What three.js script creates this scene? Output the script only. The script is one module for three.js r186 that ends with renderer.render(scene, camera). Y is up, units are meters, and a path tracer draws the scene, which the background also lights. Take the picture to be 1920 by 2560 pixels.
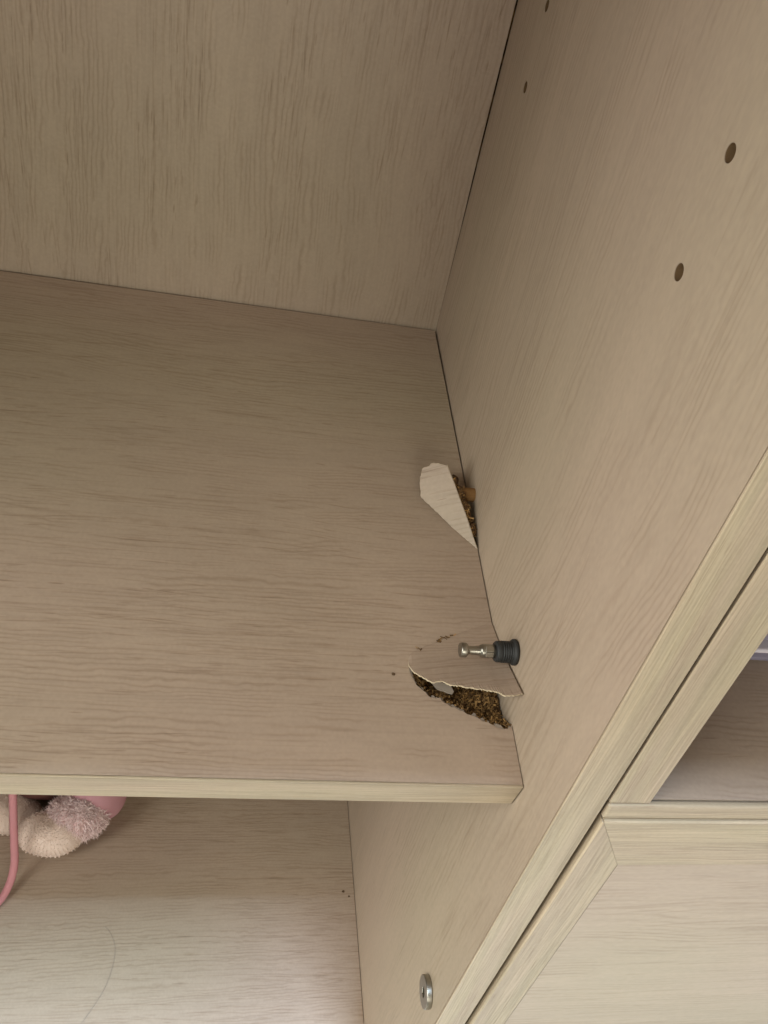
import * as THREE from 'three';
import { RoundedBoxGeometry } from 'three/addons/geometries/RoundedBoxGeometry.js';
import { mergeGeometries } from 'three/addons/utils/BufferGeometryUtils.js';
import { RectAreaLightUniformsLib } from 'three/addons/lights/RectAreaLightUniformsLib.js';

// ------------------------------------------------------------------ camera, light, exposure
// units: metres. Origin = the corner where shelf top, side panel (x = 0) and back panel (z = 0) meet.
const scene = new THREE.Scene();
scene.background = new THREE.Color(0x000000);
const camera = new THREE.PerspectiveCamera(62.087, 768 / 1024, 0.02, 20);
camera.position.set(-0.1219, 0.2311, 0.4554);
camera.rotation.set(-0.6756, -0.2515, 0.2374, 'YXZ');
scene.add(camera);

const renderer = new THREE.WebGLRenderer({ antialias: true });
renderer.setSize(768, 1024);
renderer.toneMapping = THREE.LinearToneMapping;
renderer.toneMappingExposure = 1.0;
renderer.shadowMap.enabled = true;
RectAreaLightUniformsLib.init();

const UNSEEN_LIGHTS = [
  // unseen cool white ceiling lamp, placed to light the front of the bottom panel
  { kind: 'lamp', label: 'unseen square cool white ceiling lamp above the front of the cabinet', pos: [0.11, 1.5, 0.73], look: [0.11, 0, 0.73], w: .28, h: .28, rgb: [.64, .84, 1.1], power: 345 },
  // soft light panels out of view, placed to light the cabinet inside and front
  { kind: 'window', label: 'unseen soft light panel high on the left, lighting the shelf and side panel', pos: [-1.6, 1.3, 1.1], look: [-.2, 0, .3], w: 1.1, h: 1.1, rgb: [1, 1, .92], power: 7.4 },
  { kind: 'window', label: 'unseen soft light panel on the left at shelf height, lighting the side panel', pos: [-1.9, .4, .8], look: [0, .1, .3], w: 1.0, h: 1.1, rgb: [1, .98, .92], power: 7.0 },
  { kind: 'window', label: 'unseen wide soft light panel facing the cabinet, lighting the back panel', pos: [.2, .6, 2.4], look: [0, 0, .3], w: 1.3, h: .7, rgb: [1, .95, .8], power: 6.6 },
  { kind: 'window', label: 'unseen soft light panel on the right, lighting the front edges', pos: [1.9, .5, 1.6], look: [0, 0, .3], w: .8, h: .8, rgb: [1, .98, .98], power: 5.5 },
];
for (const c of UNSEEN_LIGHTS) {
  const l = new THREE.RectAreaLight(new THREE.Color().setRGB(...c.rgb), c.power, c.w, c.h);
  l.position.set(...c.pos); l.lookAt(...c.look); l.castShadow = true; scene.add(l);
}

// ------------------------------------------------------------------ helpers
function rng(seed) { let a = seed >>> 0; return () => { a |= 0; a = a + 0x6D2B79F5 | 0; let t = Math.imul(a ^ a >>> 15, 1 | a); t = t + Math.imul(t ^ t >>> 7, 61 | t) ^ t; return ((t ^ t >>> 14) >>> 0) / 4294967296; }; }
function hash(i, j, s) { let h = Math.imul(i, 374761393) + Math.imul(j, 668265263) + Math.imul(s, 974634721) | 0; h = Math.imul(h ^ h >>> 13, 1274126177); return ((h ^ h >>> 16) >>> 0) / 4294967296; }
// periodic value noise, fx x fy cells over the unit square
function pn(u, v, fx, fy, s) {
  const x = u * fx, y = v * fy; let i = Math.floor(x), j = Math.floor(y);
  let a = x - i, b = y - j; a = a * a * (3 - 2 * a); b = b * b * (3 - 2 * b);
  const i0 = ((i % fx) + fx) % fx, i1 = (i0 + 1) % fx, j0 = ((j % fy) + fy) % fy, j1 = (j0 + 1) % fy;
  return (hash(i0, j0, s) * (1 - a) + hash(i1, j0, s) * a) * (1 - b) + (hash(i0, j1, s) * (1 - a) + hash(i1, j1, s) * a) * b;
}
const clamp = (x, a = 0, b = 1) => Math.min(b, Math.max(a, x));
function tex(data, w, h, srgb) {
  const t = new THREE.DataTexture(data, w, h, THREE.RGBAFormat);
  t.wrapS = t.wrapT = THREE.RepeatWrapping; t.magFilter = THREE.LinearFilter; t.minFilter = THREE.LinearMipmapLinearFilter; t.generateMipmaps = true;
  if (srgb) t.colorSpace = THREE.SRGBColorSpace; t.needsUpdate = true; return t;
}
// pale ash-like laminate: broad tone bands, fine fibres, short dark pores that follow a gentle flow
function woodMaps(W, H, o) {
  const R = rng(o.seed), pore = new Float32Array(W * H), s = o.seed * 10;
  const warp = (u, v) => o.warp * ((pn(u, v, 3, 5, s + 1) - .5) + .4 * (pn(u, v, 9, 14, s + 2) - .5));
  for (let k = 0; k < o.pores; k++) {
    const u0 = R(), ring = Math.floor(R() * o.rings), v0 = (ring + .5 + (R() - .5) * .55) / o.rings, rs = hash(ring, 1, s);
    const dens = pn(u0, v0, 4, o.band, s + 7) * .65 + pn(u0, v0, 5, 9, s + 8) * .35;
    if (R() > clamp((dens - .3) * 2.6)) continue;
    const len = (o.len[0] + (o.len[1] - o.len[0]) * R() ** 2.2) * W, wid = o.wid[0] + (o.wid[1] - o.wid[0]) * R(), str = o.str * (.3 + .7 * R()) * (.45 + .55 * rs), base = warp(u0, v0);
    const ph = R() * 6.28;
    for (let i = 0; i < len; i++) {
      const u = u0 + i / W, taper = Math.sin(Math.PI * (i + .5) / len) ** .6 * (.7 + .3 * Math.sin(i * .09 + ph));
      const vc = (v0 + warp(u, v0) - base) * H + Math.sin(i * .021 + ph) * .6, x = ((Math.round(u * W) % W) + W) % W;
      for (let d = -6; d <= 6; d++) {
        const y = Math.floor(vc) + d, dd = Math.abs(y + .5 - vc) / wid; if (dd > 1.6) continue;
        const q = ((y % H) + H) % H * W + x, f = str * taper * Math.exp(-dd * dd * 1.6);
        if (pore[q] < f) pore[q] = f;
      }
    }
  }
  const col = new Uint8Array(W * H * 4), bmp = new Uint8Array(W * H * 4);
  for (let j = 0; j < H; j++) for (let i = 0; i < W; i++) {
    const u = i / W, v = j / H, q = j * W + i, vv = v + warp(u, v);
    const fine = pn(u, vv, o.fu, o.fv, s + 3) - .5, fine2 = pn(u, vv, o.fu * 2, o.fv * 2, s + 4) - .5;
    const broad = pn(u, vv, 3, o.band, s + 5) - .5, hue = pn(u, vv, 4, 7, s + 6) - .5, mott = pn(u, v, W >> 2, H >> 2, s + 9) - .5;
    const ph = vv * o.lines + 2.4 * pn(u, vv, 3, o.lines >> 2, s + 12) + .55 * pn(u, v, o.lw >> 1, o.lines >> 1, s + 13) + .4 * pn(u, v, o.lw * 2, o.lines, s + 16), mod = pn(u, vv, o.lw >> 1, o.lines >> 1, s + 14) * .65 + pn(u, vv, 6, 14, s + 15) * .35;
    const ln = o.line * (.5 + .5 * Math.cos(6.2832 * ph)) ** 3 * clamp((mod - .33) * 3);
    const l = 1 + o.broad * broad + o.fine * (fine + .6 * fine2) + .035 * mott, p = 1 - (1 - pore[q]) * (1 - ln), c = o.col;
    col[q * 4] = clamp(c[0] * l * (1 - p * .85) + o.hue * hue, 0, 255);
    col[q * 4 + 1] = clamp(c[1] * l * (1 - p) - o.hue * .3 * hue, 0, 255);
    col[q * 4 + 2] = clamp(c[2] * l * (1 - p * 1.15) + o.hue * .9 * hue, 0, 255);
    col[q * 4 + 3] = 255;
    const b = clamp(.8 + .1 * fine - p * 1.8 + .06 * mott) * 255; bmp[q * 4] = bmp[q * 4 + 1] = bmp[q * 4 + 2] = b; bmp[q * 4 + 3] = 255;
  }
  return { map: tex(col, W, H, true), bumpMap: tex(bmp, W, H, false) };
}
function particleMap(W, seed, light) {       // pressed wood flakes
  const R = rng(seed), col = new Uint8Array(W * W * 4);
  for (let q = 0; q < W * W; q++) { const n = .7 + .5 * hash(q % W >> 1, (q / W | 0) >> 1, seed); col.set([78 * n * light, 53 * n * light, 26 * n * light, 255], q * 4); }
  for (let k = 0; k < 2600; k++) {
    const x0 = R() * W, y0 = R() * W, a = R() * 3.14, L = 6 + R() * 26, wd = .6 + R() * 2.2, t = R() ** 1.6, c = [62 + 130 * t, 40 + 108 * t, 18 + 66 * t];
    for (let i = 0; i < L; i++) for (let d = -wd; d <= wd; d++) {
      const x = ((Math.round(x0 + Math.cos(a) * i - Math.sin(a) * d) % W) + W) % W, y = ((Math.round(y0 + Math.sin(a) * i + Math.cos(a) * d) % W) + W) % W;
      col.set([c[0] * light, c[1] * light, c[2] * light, 255], (y * W + x) * 4);
    }
  }
  return tex(col, W, W, true);
}
const WOOD = 0.5;          // metres covered by the laminate texture
const wood = woodMaps(2048, 2048, { seed: 11, rings: 135, pores: 13000, lines: 210, lw: 60, line: .085, hue: 4, warp: .022, len: [.01, .075], wid: [.65, 1.45], str: .27, band: 30, broad: .018, fine: .03, fu: 26, fv: 460, col: [172, 155, 136] });
const band = woodMaps(1024, 256, { seed: 23, rings: 26, pores: 420, lines: 22, lw: 24, line: .07, hue: 3, warp: .05, len: [.02, .22], wid: [.8, 2.0], str: .2, band: 9, broad: .11, fine: .1, fu: 10, fv: 60, col: [172, 156, 132] });
const soft = woodMaps(1024, 2048, { seed: 37, rings: 90, pores: 4200, lines: 170, lw: 40, line: .07, hue: 4, warp: .03, len: [.02, .16], wid: [1.6, 4.2], str: .12, band: 22, broad: .03, fine: .025, fu: 14, fv: 260, col: [172, 155, 136] });
const M = {
  laminate: new THREE.MeshPhysicalMaterial({ ...wood, roughness: .46, bumpScale: .00012, specularIntensity: .8 }),
  softLaminate: new THREE.MeshPhysicalMaterial({ ...soft, roughness: .46, bumpScale: .00008, specularIntensity: .8 }),
  band: new THREE.MeshPhysicalMaterial({ ...band, roughness: .5, bumpScale: .0001 }),
  particle: new THREE.MeshStandardMaterial({ map: particleMap(512, 5, 1), roughness: .95 }),
  flake: new THREE.MeshStandardMaterial({ vertexColors: true, roughness: .9 }),
  torn: new THREE.MeshStandardMaterial({ color: 0xcdbfa2, roughness: .95 }),
  paper: new THREE.MeshStandardMaterial({ color: 0x9a8e82, roughness: .9 }),
  dowel: new THREE.MeshStandardMaterial({ color: 0x7d5a30, roughness: .8 }),
  hole: new THREE.MeshStandardMaterial({ color: 0x7d6242, roughness: .95 }),
  plastic: new THREE.MeshStandardMaterial({ color: 0x272828, roughness: .6 }),
  zinc: new THREE.MeshStandardMaterial({ color: 0xa39f95, roughness: .36, metalness: 1 }),
  cream: new THREE.MeshPhysicalMaterial({ color: 0xe8d3c6, roughness: .9, sheen: .4, sheenRoughness: .6, sheenColor: new THREE.Color(0xffe8dc) }),
  fur: new THREE.MeshStandardMaterial({ vertexColors: true, roughness: .95 }),
  pink: new THREE.MeshPhysicalMaterial({ color: 0xc4929a, roughness: .75 }),
  maroon: new THREE.MeshStandardMaterial({ color: 0x6b3f38, roughness: .95 }),
  strap: new THREE.MeshStandardMaterial({ color: 0xc98b90, roughness: .85 }),
  lilac: new THREE.MeshStandardMaterial({ color: 0x827b8a, roughness: .6 }),
  lilacRim: new THREE.MeshStandardMaterial({ color: 0xd8d0d6, roughness: .5 }),
  hair: new THREE.MeshStandardMaterial({ color: 0x9a8d7d, roughness: .7 }),
  dirt: new THREE.MeshStandardMaterial({ color: 0x5c4833, roughness: .95 }),
  floor: new THREE.MeshStandardMaterial({ color: 0xb8ab98, roughness: .35 }),
  lampBody: new THREE.MeshStandardMaterial({ color: 0xe6e4df, roughness: .6 }),
  lampGlow: new THREE.MeshStandardMaterial({ color: 0xffffff, emissive: 0xfff3e6, emissiveIntensity: 2, roughness: .8 }),
  glow_sheet: new THREE.MeshStandardMaterial({ color: 0xe8e0d0, emissive: 0xffe9cc, emissiveIntensity: .5, roughness: .95 }),  // glowing sheet for the unseen soft lights
};
// uv in metres: the texture's u runs along the grain axis
function grain(geo, axis, period = [WOOD, WOOD], off = [0, 0], turn = 0) {
  let g = geo.index ? geo.toNonIndexed() : geo; const p = g.attributes.position, uv = new Float32Array(p.count * 2), A = { x: 0, y: 1, z: 2 }[axis];
  const v = [new THREE.Vector3(), new THREE.Vector3(), new THREE.Vector3()], n = new THREE.Vector3(), e = new THREE.Vector3(), c = Math.cos(turn), s = Math.sin(turn);
  for (let i = 0; i < p.count; i += 3) {
    for (let k = 0; k < 3; k++) v[k].fromBufferAttribute(p, i + k);
    n.subVectors(v[1], v[0]).cross(e.subVectors(v[2], v[0])); const a = [Math.abs(n.x), Math.abs(n.y), Math.abs(n.z)];
    let N = a[0] > a[1] && a[0] > a[2] ? 0 : a[1] > a[2] ? 1 : 2, U = A, V = 3 - A - N; if (N === A) { U = (A + 1) % 3; V = (A + 2) % 3; }
    for (let k = 0; k < 3; k++) { const q = v[k].toArray(), x = q[U] * c - q[V] * s, y = q[U] * s + q[V] * c; uv[(i + k) * 2] = x / period[0] + off[0]; uv[(i + k) * 2 + 1] = y / period[1] + off[1]; }
  }
  g.setAttribute('uv', new THREE.BufferAttribute(uv, 2)); return g;
}
const used = {};
function numbered(n) { used[n] = (used[n] || 0) + 1; return used[n] === 1 ? n : n + '_' + String(used[n] - 1).padStart(3, '0'); }
function tag(o, label, category, group) { o.userData.label = label; o.userData.category = category; if (group) o.userData.group = group; return o; }
function mesh(name, geo, mat, parent, base) {
  if (base) geo.translate(-base[0], -base[1], -base[2]);
  const m = new THREE.Mesh(geo, mat); m.name = name; m.castShadow = m.receiveShadow = true; parent.add(m); return m;
}
function thing(name, label, category, pos = [0, 0, 0], group) { const g = new THREE.Group(); g.name = numbered(name); g.position.set(...pos); scene.add(g); return tag(g, label, category, group); }
const box = (x0, x1, y0, y1, z0, z1) => new THREE.BoxGeometry(x1 - x0, y1 - y0, z1 - z0).translate((x0 + x1) / 2, (y0 + y1) / 2, (z0 + z1) / 2);
const rbox = (x0, x1, y0, y1, z0, z1, r, seg = 2) => new RoundedBoxGeometry(x1 - x0, y1 - y0, z1 - z0, seg, r).translate((x0 + x1) / 2, (y0 + y1) / 2, (z0 + z1) / 2);
const BAND = [.25, .03];

// ------------------------------------------------------------------ the cabinet with the broken shelf
const ZF = 0.309, T = 0.015, FLOOR = -0.377, TOP = 0.40;
const holes = [[.1808, .0482], [.1809, .2402], [.1483, .0486], [.1482, .2401]];
{
  const b = [-.25, FLOOR - T, .155];
  const c = thing('cabinet', 'pale wood-effect cabinet interior with side panel, back panel and bottom panel', 'cabinet', b);
  // right side panel with drilled peg holes
  const s = new THREE.Shape(); s.moveTo(0, FLOOR - T); s.lineTo(ZF - .001, FLOOR - T); s.lineTo(ZF - .001, TOP); s.lineTo(0, TOP); s.closePath();
  for (const [y, z] of holes) { const h = new THREE.Path(); h.absarc(z, y, .00255, 0, Math.PI * 2, true); s.holes.push(h); }
  const sp = mesh('side_panel', grain(new THREE.ExtrudeGeometry(s, { depth: T, bevelEnabled: false, curveSegments: 24 }).rotateY(-Math.PI / 2).translate(T, 0, 0), 'y', undefined, [.13, .62]), M.softLaminate, c, b);
  for (const [y, z] of holes) {
    const wall = new THREE.CylinderGeometry(.0025, .0025, .0140, 24, 1, true).rotateZ(Math.PI / 2).translate(.0072, y, z);
    const end = new THREE.CircleGeometry(.0025, 24).rotateY(-Math.PI / 2).translate(.0141, y, z);
    mesh('peg_hole', mergeGeometries([wall, end]), M.hole, sp, b);
  }
  mesh('edge_band', grain(rbox(.00005, T - .00005, FLOOR - T, TOP, ZF - .00098, ZF, .00045), 'y', BAND, [.2, .1]), M.band, sp, b);
  const s2 = mesh('side_panel', grain(box(-.5 - T, -.5, FLOOR - T, TOP, 0, ZF - .001), 'y', undefined, [.4, .2]), M.laminate, c, b);  // left side out of view, placed to shade the inner corners
  mesh('edge_band', grain(rbox(-.5 - T, -.5, FLOOR - T, TOP, ZF - .00098, ZF, .00045), 'y', BAND, [.6, .4]), M.band, s2, b);
  // back panel: its right edge leaves a gap that opens towards the top
  const bs = new THREE.Shape(); bs.moveTo(-.4995, FLOOR - T); bs.lineTo(-.0001, FLOOR - T); bs.lineTo(-.0001, .01); bs.lineTo(-.0003, .06); bs.lineTo(-.0008, .11); bs.lineTo(-.0011, TOP); bs.lineTo(-.4995, TOP); bs.closePath();
  mesh('back_panel', grain(new THREE.ExtrudeGeometry(bs, { depth: .004, bevelEnabled: false }).translate(0, 0, -.004), 'y', undefined, [.37, .3]), M.laminate, c, b);
  mesh('cleat', box(-.515, .015, FLOOR - T, TOP, -.012, -.0045), M.particle, c, b);
  const bp = mesh('bottom_panel', grain(box(-.4995, -.0004, FLOOR - T, FLOOR, .0003, ZF - .001), 'x', undefined, [.55, .17]), M.laminate, c, b);
  mesh('edge_band', grain(rbox(-.4995, -.0004, FLOOR - T, FLOOR, ZF - .00098, ZF, .00045), 'x', BAND, [.1, .3]), M.band, bp, b);
  // deeper cupboard that overhangs the open bay, out of the picture, placed to keep the lamp off the shelf
  mesh('unseen_overhang', grain(rbox(-.515, .575, TOP + .0005, TOP + .5, 0, ZF + .139, .002), 'x', undefined, [.3, .2]), M.laminate, c, b);
  const tp = mesh('unseen_top_panel', grain(box(-.4995, -.0004, TOP - T, TOP, .0003, ZF - .001), 'x', undefined, [.15, .77]), M.laminate, c, b);  // out of view, height set to shade the back of the shelf
  mesh('edge_band', grain(rbox(-.4995, -.0004, TOP - T, TOP, ZF - .00098, ZF, .00045), 'x', BAND, [.1, .7]), M.band, tp, b);
}

// ------------------------------------------------------------------ the shelf that dropped at the front, torn at two places
const SH = thing('shelf', 'broken pale wood-effect shelf tilted down at the front, laminate torn beside the side panel', 'shelf');
SH.rotation.set(THREE.MathUtils.degToRad(7.639), 0, THREE.MathUtils.degToRad(-1.03));
SH.updateMatrixWorld(true);
const mm = a => a.map(p => p.map(v => v / 1000));
const RIM = mm([[-40.1, 234.5], [-39.9, 237.9], [-39.7, 240.9], [-39.1, 243.0], [-37.9, 245.9], [-35.1, 248.7], [-33.8, 250.3], [-32.8, 251.4], [-31.1, 251.8], [-28.6, 251.4], [-27.4, 253.4], [-24.2, 255.5], [-19.9, 257.1], [-16.3, 258.8], [-13.1, 260.3], [-11.4, 261.4], [-8.9, 262.3], [-7.8, 262.9], [-4.6, 264.3], [-2.3, 264.0], [-.3, 262.5]]);
const HINGE = mm([[-40.1, 234.3], [-38.5, 231.4], [-36, 229.6], [-32.8, 228.0], [-29.5, 226.4], [-26.3, 224.9], [-23.1, 222.9], [-19.8, 221.7], [-16, 219.9], [-8.7, 216.7], [-.5, 213.2]]);
const NOTCH = mm([[-.7, 131.8], [-3.3, 132.7], [-8.6, 133.2], [-11.6, 139], [-12.6, 148], [-9.6, 158], [-4.2, 165], [-.6, 169.5]]);
const HB = -.0145;                                   // underside of the board
function rough(list, amp, step, seed) {              // torn outline: subdivide and jitter
  const R = rng(seed), out = [];
  for (let i = 0; i < list.length; i++) {
    out.push(list[i]); if (i === list.length - 1) break;
    const [a, b] = [list[i], list[i + 1]], n = Math.floor(Math.hypot(...a.map((v, k) => b[k] - v)) / step);
    for (let k = 1; k < n; k++) out.push(a.map((v, q) => v + (b[q] - v) * k / n + (R() - .5) * amp));
  }
  return out;
}
const notchR = rough(NOTCH, .0005, .001, 3), rimR = rough(RIM, .0006, .0009, 4);
const boardOutline = [[-.4985, .0019], [-.0012, .0019], ...notchR, ...HINGE.slice().reverse(), ...rimR, [-.0004, .2872], [-.4985, .2872]];
function prism(pts, y0, y1) {
  const s = new THREE.Shape(pts.map(([x, z]) => new THREE.Vector2(x, -z)));
  return new THREE.ExtrudeGeometry(s, { depth: y1 - y0, bevelEnabled: false }).rotateX(-Math.PI / 2).translate(0, y0, 0);
}
mesh('top_laminate', grain(prism(boardOutline, -.0007, 0), 'x', undefined, [.21, .44]), M.laminate, SH);
mesh('particle_core', grain(prism(boardOutline, HB + .0005, -.00072), 'x', [.05, .05]), M.particle, SH);
mesh('bottom_laminate', grain(box(-.4985, -.0006, HB, HB + .00048, .0019, .2872), 'x', undefined, [.5, .1]), M.laminate, SH);
mesh('edge_band', grain(rbox(-.4985, -.0003, HB - .0001, .00015, .2872, .2883, .0004), 'x', BAND, [.33, .55]), M.band, SH);
// torn crater floors
function inside(p, poly) { let c = false; for (let i = 0, j = poly.length - 1; i < poly.length; j = i++) { const [xi, zi] = poly[i], [xj, zj] = poly[j]; if ((zi > p[1]) !== (zj > p[1]) && p[0] < (xj - xi) * (p[1] - zi) / (zj - zi) + xi) c = !c; } return c; }
function edgeDist(p, poly) { let m = 1; for (let i = 0; i + 1 < poly.length; i++) { const [ax, az] = poly[i], [bx, bz] = poly[i + 1], t = clamp(((p[0] - ax) * (bx - ax) + (p[1] - az) * (bz - az)) / ((bx - ax) ** 2 + (bz - az) ** 2 || 1)); m = Math.min(m, Math.hypot(p[0] - ax - t * (bx - ax), p[1] - az - t * (bz - az))); } return m; }
const nz = (x, z, f, s) => pn(x * f + 50, z * f + 50, 4096, 4096, s) - .5 ? pn((x + 1) * f / 4096, (z + 1) * f / 4096, 4096, 4096, s) - .5 : 0;
function craterDepth(p, poly, max, slope) { const d = edgeDist(p, poly); return -Math.min(max, .0009 + d * slope) + .0022 * nz(p[0], p[1], 420, 3) + .0013 * nz(p[0], p[1], 1100, 4); }
function crater(name, poly, x0, x1, z0, z1, max, slope, n) {
  const pos = [], uv = [], idx = [];
  for (let j = 0; j <= n; j++) for (let i = 0; i <= n; i++) {
    const p = [x0 + (x1 - x0) * i / n, z0 + (z1 - z0) * j / n], y = inside(p, poly) ? Math.max(HB + .001, craterDepth(p, poly, max, slope)) : -.0016;
    pos.push(p[0], Math.min(y, -.0009), p[1]); uv.push(p[0] / .05, p[1] / .05);
  }
  for (let j = 0; j < n; j++) for (let i = 0; i < n; i++) { const a = j * (n + 1) + i; idx.push(a, a + n + 1, a + 1, a + 1, a + n + 1, a + n + 2); }
  const g = new THREE.BufferGeometry(); g.setAttribute('position', new THREE.Float32BufferAttribute(pos, 3)); g.setAttribute('uv', new THREE.Float32BufferAttribute(uv, 2)); g.setIndex(idx);
  const f = g.toNonIndexed(); f.computeVertexNormals(); return mesh(name, f, M.particle, SH);
}
const craterPoly = [...HINGE.slice().reverse(), ...RIM], craterLine = craterPoly;
crater('torn_crater', craterPoly, -.041, -.0006, .2125, .2652, .0085, .95, 90);
crater('torn_crater', NOTCH, -.0132, -.0008, .1312, .1702, .0115, 1.8, 50);
// loose flakes lying in the crater
function flakes(spots, seed, size) {
  const R = rng(seed), gs = [];
  for (const [p, tilt] of spots) {
    const L = size * (.5 + 1.3 * R()), g = new THREE.BoxGeometry(L, size * (.05 + .06 * R()), size * (.14 + .26 * R()));
    g.rotateX((R() - .5) * tilt); g.rotateZ((R() - .5) * tilt); g.rotateY(R() * 6.28); g.translate(...p);
    const t = R() ** 1.7, c = new THREE.Color().setRGB(.085 + .42 * t, .042 + .26 * t, .012 + .10 * t), col = new Float32Array(g.attributes.position.count * 3);
    for (let i = 0; i < col.length; i += 3) c.toArray(col, i); g.setAttribute('color', new THREE.BufferAttribute(col, 3)); gs.push(g);
  }
  return mergeGeometries(gs);
}
{
  const R = rng(77), sp = [];
  while (sp.length < 1300) { const p = [-.041 + .04 * R(), .2125 + .052 * R()]; if (inside(p, craterPoly) && edgeDist(p, RIM) < .02) sp.push([[p[0], Math.min(-.0012, craterDepth(p, craterPoly, .0085, .95) + .0006), p[1]], 1.5]); }
  const f = mesh('wood_flakes', flakes(sp, 8, .0019), M.flake, SH); f.userData.kind = 'stuff';
  const sp2 = []; while (sp2.length < 90) { const p = [-.0125 + .0115 * R(), .132 + .037 * R()]; if (inside(p, NOTCH)) sp2.push([[p[0], craterDepth(p, NOTCH, .0115, 1.8) + .0006, p[1]], 1.4]); }
  const f2 = mesh('wood_flakes', flakes(sp2, 9, .0024), M.flake, SH); f2.userData.kind = 'stuff';
}
// pale torn fibres along the crater's front rim and a leftover scrap of backing paper
{
  const R = rng(15), gs = [];
  for (let i = 8; i < rimR.length - 1; i++) { if (R() < .35) continue; const [x, z] = rimR[i], w = .0004 + .0011 * R() * (x > -.012 ? 1.5 : 1); gs.push(new THREE.CylinderGeometry(w * .7, w, .0004, 6).scale(1.3, 1, .8).rotateY(R() * 3).rotateX(-.25 + .3 * R()).translate(x, -.0005 - .0004 * R(), z - .0005)); }
  mesh('torn_rim', mergeGeometries(gs), M.paper, SH);
  const g = mm([[-30.2, 243.7], [-27, 242.4], [-24.9, 242.8], [-22.3, 245.2], [-21.6, 247.2], [-22.5, 248.3], [-24.6, 247.8], [-27.1, 246.9], [-29.3, 245.3]]);
  const sc = prism(rough([...g, g[0]], .0005, .0012, 6).slice(0, -1), -.0026, -.0021); mesh('paper_scrap', sc, M.paper, SH);
  // grey laminate wall left standing at the tip of the tear
  const wl = mm([[-39.9, 235.2], [-40.0, 238], [-39.7, 241], [-39.0, 243.1], [-38.4, 242.9], [-38.9, 240.8], [-39.1, 238], [-39.3, 235.2]]);
  mesh('paper_scrap', prism(wl, -.0062, -.0004), M.paper, SH);
}
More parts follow.
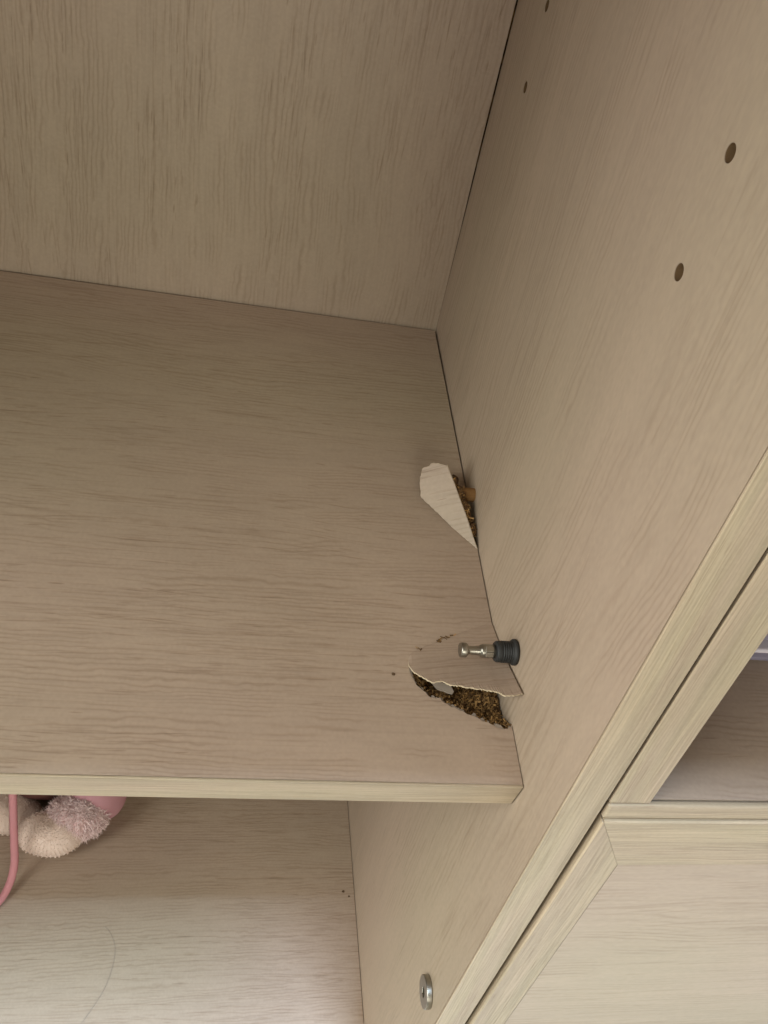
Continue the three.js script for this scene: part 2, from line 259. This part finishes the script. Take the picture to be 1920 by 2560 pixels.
// the big flap: laminate bent up along its hinge
{
  const free = mm([[-40.5, 1.3, 237.9], [-39.6, 2.7, 241.3], [-37.6, 4.2, 244.2], [-34.6, 6.0, 247.2], [-32.8, 7.0, 249.0], [-30.3, 7.4, 248.5], [-28.6, 8.1, 249.1], [-27.4, 8.7, 250.1], [-26.3, 9.3, 251.2], [-23.6, 10.2, 251.8], [-18.4, 12.0, 253.6], [-14.5, 13.3, 254.8], [-10.4, 14.9, 256.5], [-9.4, 15.4, 257.3], [-8.5, 16.0, 258.4], [-6.6, 16.7, 259.1], [-4.6, 17.2, 259.3], [-2.7, 17.5, 258.8], [-1.3, 17.8, 258.7]]);
  const N = 90, J = 10;
  function resample(l, n) { const d = [0]; for (let i = 1; i < l.length; i++) d.push(d[i - 1] + Math.hypot(...l[i].map((v, k) => v - l[i - 1][k]))); const out = []; for (let q = 0; q <= n; q++) { const t = d[d.length - 1] * q / n; let i = 1; while (i < l.length - 1 && d[i] < t) i++; const f = (t - d[i - 1]) / (d[i] - d[i - 1]); out.push(l[i].map((v, k) => l[i - 1][k] + (v - l[i - 1][k]) * f)); } return out; }
  const F = resample(free, N), Hh = resample(HINGE.map(([x, z]) => [x, 0, z]), N), R = rng(31);
  const top = [], uvt = [], low = [];
  for (let i = 0; i <= N; i++) {
    const jit = i && i < N ? (R() - .5) * .0006 : 0, a = Hh[i], b = F[i];
    const d3 = Math.hypot(b[0] - a[0], b[1] - a[1], b[2] - a[2]), d2 = Math.hypot(b[0] - a[0], b[2] - a[2]), k = d3 / d2;
    for (let j = 0; j <= J; j++) {
      const t = j / J, e = t * t * (1.5 - .5 * t) * .35 + t * .65, x = a[0] + (b[0] - a[0]) * t, y = .0001 + b[1] * e, z = a[2] + (b[2] - a[2]) * t + (j === J ? jit : 0);
      top.push([x, y, z]); const th = .0007 + .0006 * hash(i, j, 9); low.push([x + .0002, y - th, z - .0001]); uvt.push([(a[0] + (b[0] - a[0]) * t * k) / WOOD + .21, (a[2] + (b[2] - a[2]) * t * k) / WOOD + .44]);
    }
  }
  const id = (i, j) => i * (J + 1) + j;
  function build(tris) { const p = [], u = []; for (const [P, k] of tris) { p.push(...P); u.push(...k); } const g = new THREE.BufferGeometry(); g.setAttribute('position', new THREE.Float32BufferAttribute(p, 3)); g.setAttribute('uv', new THREE.Float32BufferAttribute(u, 2)); return g; }
  const tt = [], lt = [];
  for (let i = 0; i < N; i++) for (let j = 0; j < J; j++) {
    const q = [id(i, j), id(i, j + 1), id(i + 1, j + 1), id(i + 1, j)];
    for (const k of [0, 1, 2, 0, 2, 3]) tt.push([top[q[k]], uvt[q[k]]]);
    for (const k of [0, 2, 1, 0, 3, 2]) lt.push([low[q[k]], uvt[q[k]]]);
  }
  const wall = (a, b) => { for (const [P, k] of [[top[a], a], [low[a], a], [low[b], b], [top[a], a], [low[b], b], [top[b], b]]) lt.push([P, uvt[k]]); };
  for (let i = 0; i < N; i++) wall(id(i, J), id(i + 1, J));
  for (let j = 0; j < J; j++) { wall(id(0, j), id(0, j + 1)); wall(id(N, j + 1), id(N, j)); }
  const gt = build(tt); gt.computeVertexNormals(); const gl = build(lt); gl.computeVertexNormals();
  const fl = mesh('torn_flap', gt, M.laminate, SH); fl.userData.label = 'triangular laminate flap bent upward beneath the metal bolt';
  mesh('torn_edge', gl, M.torn, fl);
  // crumbs of particle board showing along the hinge crack
  const cr = [], R2 = rng(61);
  for (const [x, z, n, sx] of [[-.0262, .2249, 6, .0022], [-.0228, .2229, 6, .002], [-.0188, .2212, 2, .0014], [-.0350, .2290, 4, .0012]]) for (let k = 0; k < n; k++) cr.push([[x + (R2() - .5) * 2 * sx, .0003 + R2() * .0003, z + (R2() - .5) * .0010], .5]);
  const cm = mesh('crack_crumbs', flakes(cr, 12, .0013), M.flake, SH); cm.userData.kind = 'stuff';
}

// ------------------------------------------------------------------ loose chip pushed up by the dowel
{
  const P = mm([[-22.0, 12.7, 131.2], [-20.7, 13.6, 131.3], [-18.4, 14.6, 132.3], [-15.4, 15.5, 134.4], [-14.8, 16.0, 134.3], [-14.0, 15.0, 136.6], [-11.9, 13.2, 141.8], [-10.0, 11.0, 147.1], [-6.8, 7.7, 155.6], [-4.7, 5.3, 161.5], [-2.9, 3.0, 167.0], [-1.0, 0.9, 172.3], [-1.8, 0.8, 171.6], [-4.4, 0.8, 168.6], [-7.7, 0.9, 164.8], [-10.3, 1.0, 161.8], [-14.3, 1.2, 157.0], [-16.4, 1.4, 154.5], [-19.8, 1.8, 150.1], [-23.2, 1.8, 146.2], [-25.1, 1.9, 144.0], [-25.6, 2.2, 142.9], [-25.5, 3.5, 141.0], [-26.0, 4.9, 138.3], [-26.2, 6.5, 135.7], [-25.8, 8.2, 133.6], [-25.2, 9.8, 131.9], [-23.6, 11.0, 131.9], [-22.3, 12.0, 131.9]]);
  const C = new THREE.Group(); C.name = numbered('laminate_chip'); scene.add(C); tag(C, 'loose pale leaf-shaped laminate chip propped up on the wooden dowel', 'wood chip');
  C.rotation.copy(SH.rotation);
  const base = new THREE.Vector3(-.0145, 0, .148); C.position.copy(base.clone().applyEuler(SH.rotation)); const b = base.toArray();
  const n = new THREE.Vector3(-0.5274, 0.7068, 0.4715).normalize(), u = new THREE.Vector3(1, 0, 0).addScaledVector(n, -n.x).normalize(), w = new THREE.Vector3().crossVectors(u, n);
  const o = new THREE.Vector3(...P[0]), pr = P.map(p => { const d = new THREE.Vector3(...p).sub(o); return [d.dot(u), -d.dot(w)]; });
  const straight = pr.slice(4, 12), torn = rough([...pr.slice(11), ...pr.slice(0, 5)], .00055, .0008, 41).slice(1, -1);
  const out = [...straight, ...torn];
  const B = new THREE.Matrix4().makeBasis(u, w.clone().negate(), n).setPosition(o);
  const shape = () => new THREE.Shape(out.map(([x, y]) => new THREE.Vector2(x, y)));
  const topg = grain(new THREE.ExtrudeGeometry(shape(), { depth: .0004, bevelEnabled: false }), 'x', undefined, [.77, .81], -.22).applyMatrix4(B);
  mesh('laminate_face', topg, M.laminate, C, b);
  const cx = out.reduce((s, p) => s + p[0], 0) / out.length, cy = out.reduce((s, p) => s + p[1], 0) / out.length;
  const lowS = new THREE.Shape(out.map(([x, y]) => new THREE.Vector2(x + (cx - x) * -.012, y + (cy - y) * -.012)));
  mesh('torn_backing', new THREE.ExtrudeGeometry(lowS, { depth: .0006, bevelEnabled: false }).translate(0, 0, -.00062).applyMatrix4(B), M.torn, C, b);
  // splintered core hanging under its raised edge
  const R = rng(51), gs = [], sp = [];
  const edge = mm([[-14.0, 15.0, 136.6], [-11.9, 13.2, 141.8], [-10.0, 11.0, 147.1], [-6.8, 7.7, 155.6], [-4.7, 5.3, 161.5], [-2.9, 3.0, 167.0]]);
  for (let i = 0; i < 34; i++) {
    const t = .55 + R() * 4.1, k = Math.floor(t), f = t - k, e = edge[k].map((v, q) => v + (edge[k + 1][q] - v) * f), fat = Math.sin(Math.PI * clamp((t + .4) / 5.4));
    const g = new THREE.IcosahedronGeometry(.0009 + .0010 * R(), 2), p = g.attributes.position;
    for (let v = 0; v < p.count; v++) { const x = p.getX(v), y = p.getY(v), z = p.getZ(v), s = 1 + 1.1 * (pn((x + .01) * 8, (z + y + .02) * 8, 64, 64, i) - .5); p.setXYZ(v, x * s, y * s * .8, z * s * 1.4); }
    const dep = .0027 + .0034 * R() * fat, q0 = [e[0] - n.x * dep - .0006 + .0022 * R() * fat, e[1] - n.y * dep, e[2] - n.z * dep * .3];
    g.translate(...q0); gs.push(g);
    for (let q = 0; q < 7; q++) sp.push([[q0[0] + (R() - .4) * .0026, q0[1] + (R() - .55) * .0022, q0[2] + (R() - .5) * .004], 2.4]);
  }
  const core = mesh('splintered_core', grain(mergeGeometries(gs), 'x', [.05, .05]), M.particle, C, b);
  const fl = mesh('wood_flakes', flakes(sp, 52, .0018), M.flake, C, b); fl.userData.kind = 'stuff';
}

// ------------------------------------------------------------------ fittings in the side panel
{
  const D = thing('wooden_dowel', 'short brown wooden dowel sticking out of the side panel beneath the loose chip', 'dowel', [0, -.0123, .143]);
  const prof = []; const s = new THREE.Shape();
  for (let i = 0; i < 48; i++) { const a = i / 48 * Math.PI * 2, r = .003 - (i % 4 === 0 ? .00018 : 0); prof.push(new THREE.Vector2(Math.cos(a) * r, Math.sin(a) * r)); }
  s.setFromPoints(prof);
  mesh('fluted_pin', grain(new THREE.ExtrudeGeometry(s, { depth: .0115, bevelEnabled: true, bevelSize: .0003, bevelThickness: .0004, bevelSegments: 2 }).rotateY(-Math.PI / 2).translate(.004, 0, 0), 'x', [.05, .05]), M.dowel, D);

  const Bt = thing('cam_bolt', 'zinc cam bolt in a ribbed dark grey plastic insert above the torn flap', 'bolt', [0, -.0144, .24]);
  const lathe = pts => new THREE.LatheGeometry(pts.map(([r, x]) => new THREE.Vector2(r, x)), 40).rotateZ(Math.PI / 2);   // +y of the profile becomes -x
  const ins = [[0, .0002], [.0050, .0002], [.0053, .0006], [.0053, .0014], [.0050, .0018], [.0044, .0019]];
  for (let k = 0; k < 5; k++) { const x = .0023 + k * .0009; ins.push([.00435, x], [.0044, x + .0003], [.00405, x + .0005], [.00405, x + .0007]); }
  ins.push([.0043, .0069], [.0042, .0084], [.0037, .0090], [0, .0090]);
  mesh('plastic_insert', lathe(ins), M.plastic, Bt);
  const pin = mesh('metal_pin', lathe([[0, .0088], [.0027, .0088], [.0027, .0142], [.0024, .0149], [.0018, .0156], [.0017, .0195], [.0019, .0201], [.0027, .0206], [.00295, .0212], [.00295, .0228], [.0026, .0234], [0, .0236]]), M.zinc, Bt);
  const wings = []; for (const a of [.45, 1.25]) wings.push(new RoundedBoxGeometry(.0034, .0062, .0022, 2, .0002).rotateX(a).translate(-.0118, 0, 0));
  mesh('collar', mergeGeometries(wings), M.zinc, pin);

  const Hd = thing('connector_bolt', 'round zinc bolt head with hex socket on the side panel below the shelf', 'bolt', [0, -.2089, .2928]);
  const hs = new THREE.Shape(); hs.absarc(0, 0, .0074, 0, Math.PI * 2, false);
  const hx = new THREE.Path(); for (let i = 0; i <= 6; i++) { const a = i / 6 * Math.PI * 2 + .3; i ? hx.lineTo(Math.cos(a) * .003, Math.sin(a) * .003) : hx.moveTo(Math.cos(a) * .003, Math.sin(a) * .003); } hs.holes.push(hx);
  const hd = mesh('bolt_head', new THREE.ExtrudeGeometry(hs, { depth: .0019, bevelEnabled: true, bevelSize: .0004, bevelThickness: .0005, bevelSegments: 3, curveSegments: 40 }).rotateY(-Math.PI / 2).translate(-.0006, 0, 0), M.zinc, Hd);
  mesh('hex_socket', new THREE.CylinderGeometry(.0036, .0036, .0004, 24).rotateZ(Math.PI / 2).translate(-.0003, 0, 0), M.zinc, hd);
}

// ------------------------------------------------------------------ the neighbouring drawer unit with its hutch
function poly(verts, faces) { const p = []; for (const f of faces) for (let k = 1; k + 1 < f.length; k++) p.push(...verts[f[0]], ...verts[f[k]], ...verts[f[k + 1]]); const g = new THREE.BufferGeometry(); g.setAttribute('position', new THREE.Float32BufferAttribute(p, 3)); g.setAttribute('uv', new THREE.Float32BufferAttribute(new Float32Array(p.length / 3 * 2), 2)); g.computeVertexNormals(); return g; }
{
  const b = [.3, -.8, .155], XR = .56;
  const c = thing('cupboard', 'neighbouring pale wood cupboard with mitred door frame and open hutch above', 'cupboard', b);
  const sp = mesh('side_panel', grain(box(.0162, .0314, -.0100, TOP, 0, ZF - .001), 'y', undefined, [.7, .9]), M.laminate, c, b);
  mesh('edge_band', grain(rbox(.0162, .0314, -.0100, TOP, ZF - .00098, ZF, .0005), 'y', BAND, [.47, .75]), M.band, sp, b);
  const tb = mesh('top_board', grain(box(.0166, XR, -.0186, -.0108, .0003, ZF - .0022), 'x', undefined, [.1, .53]), M.laminate, c, b);
  mesh('edge_band', grain(rbox(.0164, XR, -.0188, -.0106, ZF - .0021, ZF + .0008, .0013, 5), 'x', BAND, [.8, .2]), M.band, tb, b);
  mesh('unseen_hutch_shelf', grain(box(.0316, XR, .105, .12, .0003, ZF - .004), 'x', undefined, [.3, .3]), M.laminate, c, b);  // out of view above, placed to darken the open hutch
  mesh('hutch_back', grain(box(.0162, XR, -.01, TOP, -.004, 0), 'y', undefined, [.3, .1]), M.laminate, c, b);
  mesh('side_panel', grain(box(.0172, .0310, -.8, -.0189, 0, ZF - .0135), 'y', undefined, [.2, .4]), M.laminate, c, b);
  mesh('side_panel', grain(box(XR, XR + T, -.8, TOP, 0, ZF), 'y', undefined, [.2, .4]), M.laminate, c, b);
  {
    const d = new THREE.Group(); d.name = 'door'; c.add(d);
    const y1 = -.0193, y0 = -.795, xl = .0170, xi = .0346, yi = -.0506, z0 = ZF - .0125, e0 = ZF + .0016, e1 = ZF + .0007, r = .0006, xr = XR - .002;
    // frame rails: faces fall gently towards the panel, mitred at the corner
    mesh('top_rail', grain(poly([[xl + r, y1, z0], [xr, y1, z0], [xr, y1, e0 - r], [xl + r, y1, e0 - r], [xr, y1 - r, e0], [xl + r, y1 - r, e0], [xr, yi, e1], [xi, yi, e1], [xr, yi, z0], [xi, yi, z0]],
      [[0, 1, 2, 3], [3, 2, 4, 5], [5, 4, 6, 7], [7, 6, 8, 9], [9, 8, 1, 0], [0, 3, 5, 7, 9]]), 'x', [.25, .04], [.12, .9]), M.band, d, b);
    mesh('side_rail', grain(poly([[xl, y1 - r, z0], [xl, y0, z0], [xl, y0, e0 - r], [xl, y1 - r, e0 - r], [xl + r, y0, e0], [xl + r - .0001, y1 - r, e0], [xi - .0001, y0, e1], [xi - .0001, yi, e1], [xi - .0001, y0, z0], [xi - .0001, yi, z0]],
      [[0, 1, 2, 3], [3, 2, 4, 5], [5, 4, 6, 7], [7, 6, 8, 9], [0, 3, 5, 7, 9], [1, 8, 6, 4, 2]]), 'y', [.25, .04], [.6, .35]), M.band, d, b);
    mesh('door_panel', grain(box(xi + .0004, xr, y0, yi - .0002, z0, e1 - .0003), 'x', undefined, [.35, .71]), M.softLaminate, d, b);
  }
}

// ------------------------------------------------------------------ lilac folded thing in the hutch
{
  const L = thing('folded_pouch', 'lilac grey folded pouch with a white rim lying in the open hutch', 'pouch', [.16, -.0104, .2]);
  function slab(x0, x1, y0, y1, z0, z1, r, amp, seed) {
    const g = new RoundedBoxGeometry(x1 - x0, y1 - y0, z1 - z0, 10, r).translate((x0 + x1) / 2, (y0 + y1) / 2, (z0 + z1) / 2), p = g.attributes.position;
    for (let i = 0; i < p.count; i++) { const x = p.getX(i), y = p.getY(i), z = p.getZ(i); p.setZ(i, z + amp * (pn((x + 1) * 3, (y + 1) * 9, 60, 60, seed) - .5)); p.setY(i, Math.max(y0, y + amp * .4 * (pn((x + 1) * 4, (z + 1) * 4, 64, 64, seed + 1) - .5))); }
    g.computeVertexNormals(); return g;
  }
  mesh('pouch_body', slab(.075 - .16, .1, .0001, .0100, -.05, .0445, .0045, .004, 4), M.lilac, L);
  mesh('white_rim', slab(.073 - .16, .1, .0106, .0126, -.05, .0472, .0009, .0012, 6), M.lilacRim, L);
  mesh('pouch_flap', slab(.074 - .16, .1, .0129, .034, -.05, .0455, .006, .004, 8), M.lilac, L);
}

// ------------------------------------------------------------------ pink things on the bottom panel
{
  const b = [-.21, FLOOR, .115];
  const Pl = thing('plush_toy', 'pink plush toy with cream foot pads and fluffy trim on the bottom panel', 'plush toy', b);
  const ell = (x, y, z, a, bb, c, rx = 0, ry = 0, rz = 0, wob = 0, seed = 1) => {
    const g = new THREE.SphereGeometry(1, 48, 32), p = g.attributes.position;
    for (let i = 0; i < p.count; i++) { const s = 1 + wob * (pn((p.getX(i) + 2) / 8, (p.getY(i) + p.getZ(i) * .7 + 3) / 8, 24, 24, seed) - .5); p.setXYZ(i, p.getX(i) * s, p.getY(i) * s, p.getZ(i) * s); }
    g.scale(a, bb, c).rotateX(rx).rotateZ(rz).rotateY(ry).translate(x, y, z); g.computeVertexNormals(); return g;
  };
  const pads = [ell(-.2180, -.3590, .1255, .0225, .0165, .0150, .25, 0, -.10, .10, 3), ell(-.2540, -.3640, .1060, .0270, .0125, .0150, .2, 0, -.25, .12, 5)].map(g => [g, mesh('foot_pad', g.clone(), M.cream, Pl, b)]);
  mesh('body', ell(-.225, -.330, .078, .040, .045, .028, 0, 0, 0, .08, 7), M.maroon, Pl, b);  // body colour carries the dark brown-red shade between the foot pads
  mesh('pink_skirt', ell(-.1900, -.3480, .0970, .0200, .0300, .0210, .1, .3, .22, .04, 9), M.pink, Pl, b);
  const cuff = ell(-.2010, -.3540, .1150, .0200, .0200, .0140, .2, .1, -.25, .15, 11);
  const cf = mesh('fluffy_cuff', cuff.clone(), new THREE.MeshStandardMaterial({ color: 0xe6c4c2, roughness: .95 }), Pl, b);
  // short pile: bent tapered tufts
  const R = rng(91);
  function fuzz(src, count, len, wide, spread, shade, parent) {
  const pos = src.attributes.position, nor = src.attributes.normal, gp = [], gc = [];
  for (let k = 0; k < count; k++) {
    const i = Math.floor(R() * pos.count), P0 = new THREE.Vector3().fromBufferAttribute(pos, i), n = new THREE.Vector3().fromBufferAttribute(nor, i);
    P0.add(new THREE.Vector3(R() - .5, R() - .5, R() - .5).multiplyScalar(len * .6));
    const d = n.clone().add(new THREE.Vector3(R() - .5, R() - .7, R() - .5).multiplyScalar(spread)).normalize(), L = len * (.5 + R()), s = new THREE.Vector3(R() - .5, R() - .5, R() - .5).cross(d).normalize().multiplyScalar(wide * (.6 + .8 * R()));
    const p1 = P0.clone().addScaledVector(d, L * .55), p2 = P0.clone().addScaledVector(d.addScaledVector(new THREE.Vector3(R() - .5, -.4, R() - .5), .8).normalize(), L);
    if (p2.y < FLOOR + .0003 || p1.y < FLOOR + .0003 || P0.y < FLOOR + .0005) continue;
    const t = R(), c = new THREE.Color().setRGB(...shade.map(v => v + .15 * t));
    const a = P0.clone().sub(s), bq = P0.clone().add(s), e = p1.clone().sub(s), f = p1.clone().add(s);
    for (const v of [a, bq, f, a, f, e, e, f, p2]) { gp.push(v.x - b[0], v.y - b[1], v.z - b[2]); gc.push(c.r, c.g, c.b); }
  }
  const g = new THREE.BufferGeometry(); g.setAttribute('position', new THREE.Float32BufferAttribute(gp, 3)); g.setAttribute('color', new THREE.Float32BufferAttribute(gc, 3)); g.computeVertexNormals();
  const fu = mesh('pile', g, M.fur, parent); fu.userData.kind = 'stuff';
  }
  fuzz(cuff, 11000, .0036, .00026, 2.3, [.80, .63, .62], cf);
  for (const [geo, pad] of pads) fuzz(geo, 7000, .0010, .00020, 2.6, [.76, .62, .53], pad);

  // strap: flat ribbon with rounded edges
  const cv = new THREE.CatmullRomCurve3([[-.2369, -.29, .128], [-.2369, -.3, .1309], [-.237, -.325, .1378], [-.2369, -.345, .1438], [-.237, -.358, .1483], [-.2386, -.368, .1544], [-.2419, -.3735, .1622], [-.2461, -.3745, .1685], [-.2564, -.3745, .1758], [-.275, -.3745, .18]].map(p => new THREE.Vector3(...p)));
  const S = new THREE.TubeGeometry(cv, 120, .0027, 14), sp = S.attributes.position, sn = S.attributes.normal;
  for (let i = 0; i < sp.count; i++) { const a = (i % 15) / 14 * Math.PI * 2, r = -.0004 * Math.pow(Math.cos(a * 2.5), 2) + .0003 * (hash(i, 3, 7) - .5); sp.setXYZ(i, sp.getX(i) + sn.getX(i) * r, sp.getY(i) + sn.getY(i) * r, sp.getZ(i) + sn.getZ(i) * r); }
  S.computeVertexNormals();
  const st = mesh(numbered('pink_cord'), S, M.strap, scene); tag(st, 'pink fabric cord hanging down in front of the plush toy', 'cord');
}

// ------------------------------------------------------------------ small litter
{
  const cv = new THREE.CatmullRomCurve3([[-.1735, .1830], [-.1701, .1865], [-.1655, .195], [-.1645, .2047], [-.1679, .2219], [-.1740, .234], [-.1791, .2425], [-.186, .256]].map(([x, z], i) => new THREE.Vector3(x, FLOOR + .0003, z)));
  const h = mesh(numbered('hair_strand'), new THREE.TubeGeometry(cv, 60, .00011, 6), M.hair, scene); tag(h, 'thin curved hair lying on the bottom panel', 'hair');
  const R = rng(5);
  function crumb(x, y, z, r, label) {
    const g = new THREE.IcosahedronGeometry(r, 1), p = g.attributes.position; for (let i = 0; i < p.count; i++) { const s = .75 + .5 * hash(Math.round(p.getX(i) * 1e6), Math.round(p.getY(i) * 1e6 + p.getZ(i) * 3e6), 3); p.setXYZ(i, p.getX(i) * s, p.getY(i) * s * .5, p.getZ(i) * s); }
    g.computeVertexNormals(); const m = mesh(numbered('crumb'), g, M.dirt, scene); m.position.set(x, y + r * .3, z); return tag(m, label, 'crumb', 'crumbs of dirt');
  }
  crumb(-.0085, FLOOR, .1605, .0010, 'larger dark crumb on the bottom panel near the side panel joint');
  crumb(-.0045, FLOOR, .1641, .0007, 'smaller dark crumb on the bottom panel nearest the side panel joint');
  const q = new THREE.Vector3(-.047, 0, .2418).applyEuler(SH.rotation); crumb(q.x, q.y, q.z, .0007, 'tiny dark speck on the shelf beside the torn flap');
}

// ------------------------------------------------------------------ surroundings out of view, placed only to light or mirror
{
  const f = mesh('floor', box(-2, 2, -.82, -.8, -.5, 3), M.floor, scene); f.userData.kind = 'structure';  // unseen floor, pale and glossy to reflect into the lower door
  for (const c of UNSEEN_LIGHTS) {
    const g = thing(c.kind === 'lamp' ? 'unseen_ceiling_lamp' : 'unseen_soft_panel', c.label, c.kind, c.pos); g.lookAt(...c.look);  // unseen sources, each a glowing sheet in a frame behind its area light
    const glow = new THREE.MeshStandardMaterial({ color: 0xe8e4dc, roughness: .9, emissive: new THREE.Color().setRGB(...c.rgb), emissiveIntensity: c.kind === 'lamp' ? 2 : c.power * .04 });
    mesh(c.kind === 'lamp' ? 'diffuser' : 'glow_sheet', box(-c.w / 2, c.w / 2, -c.h / 2, c.h / 2, -.012, -.004), glow, g);
    const f = c.w / 2, k = c.h / 2, fr = [[-f - .03, f + .03, k, k + .03], [-f - .03, f + .03, -k - .03, -k], [-f - .03, -f, -k, k], [f, f + .03, -k, k]].map(([x0, x1, y0, y1]) => box(x0 + .0005, x1 - .0005, y0 + .0005, y1 - .0005, -.03, -.006));
    mesh('frame', mergeGeometries(fr), M.lampBody, g);
  }
}
renderer.render(scene, camera);
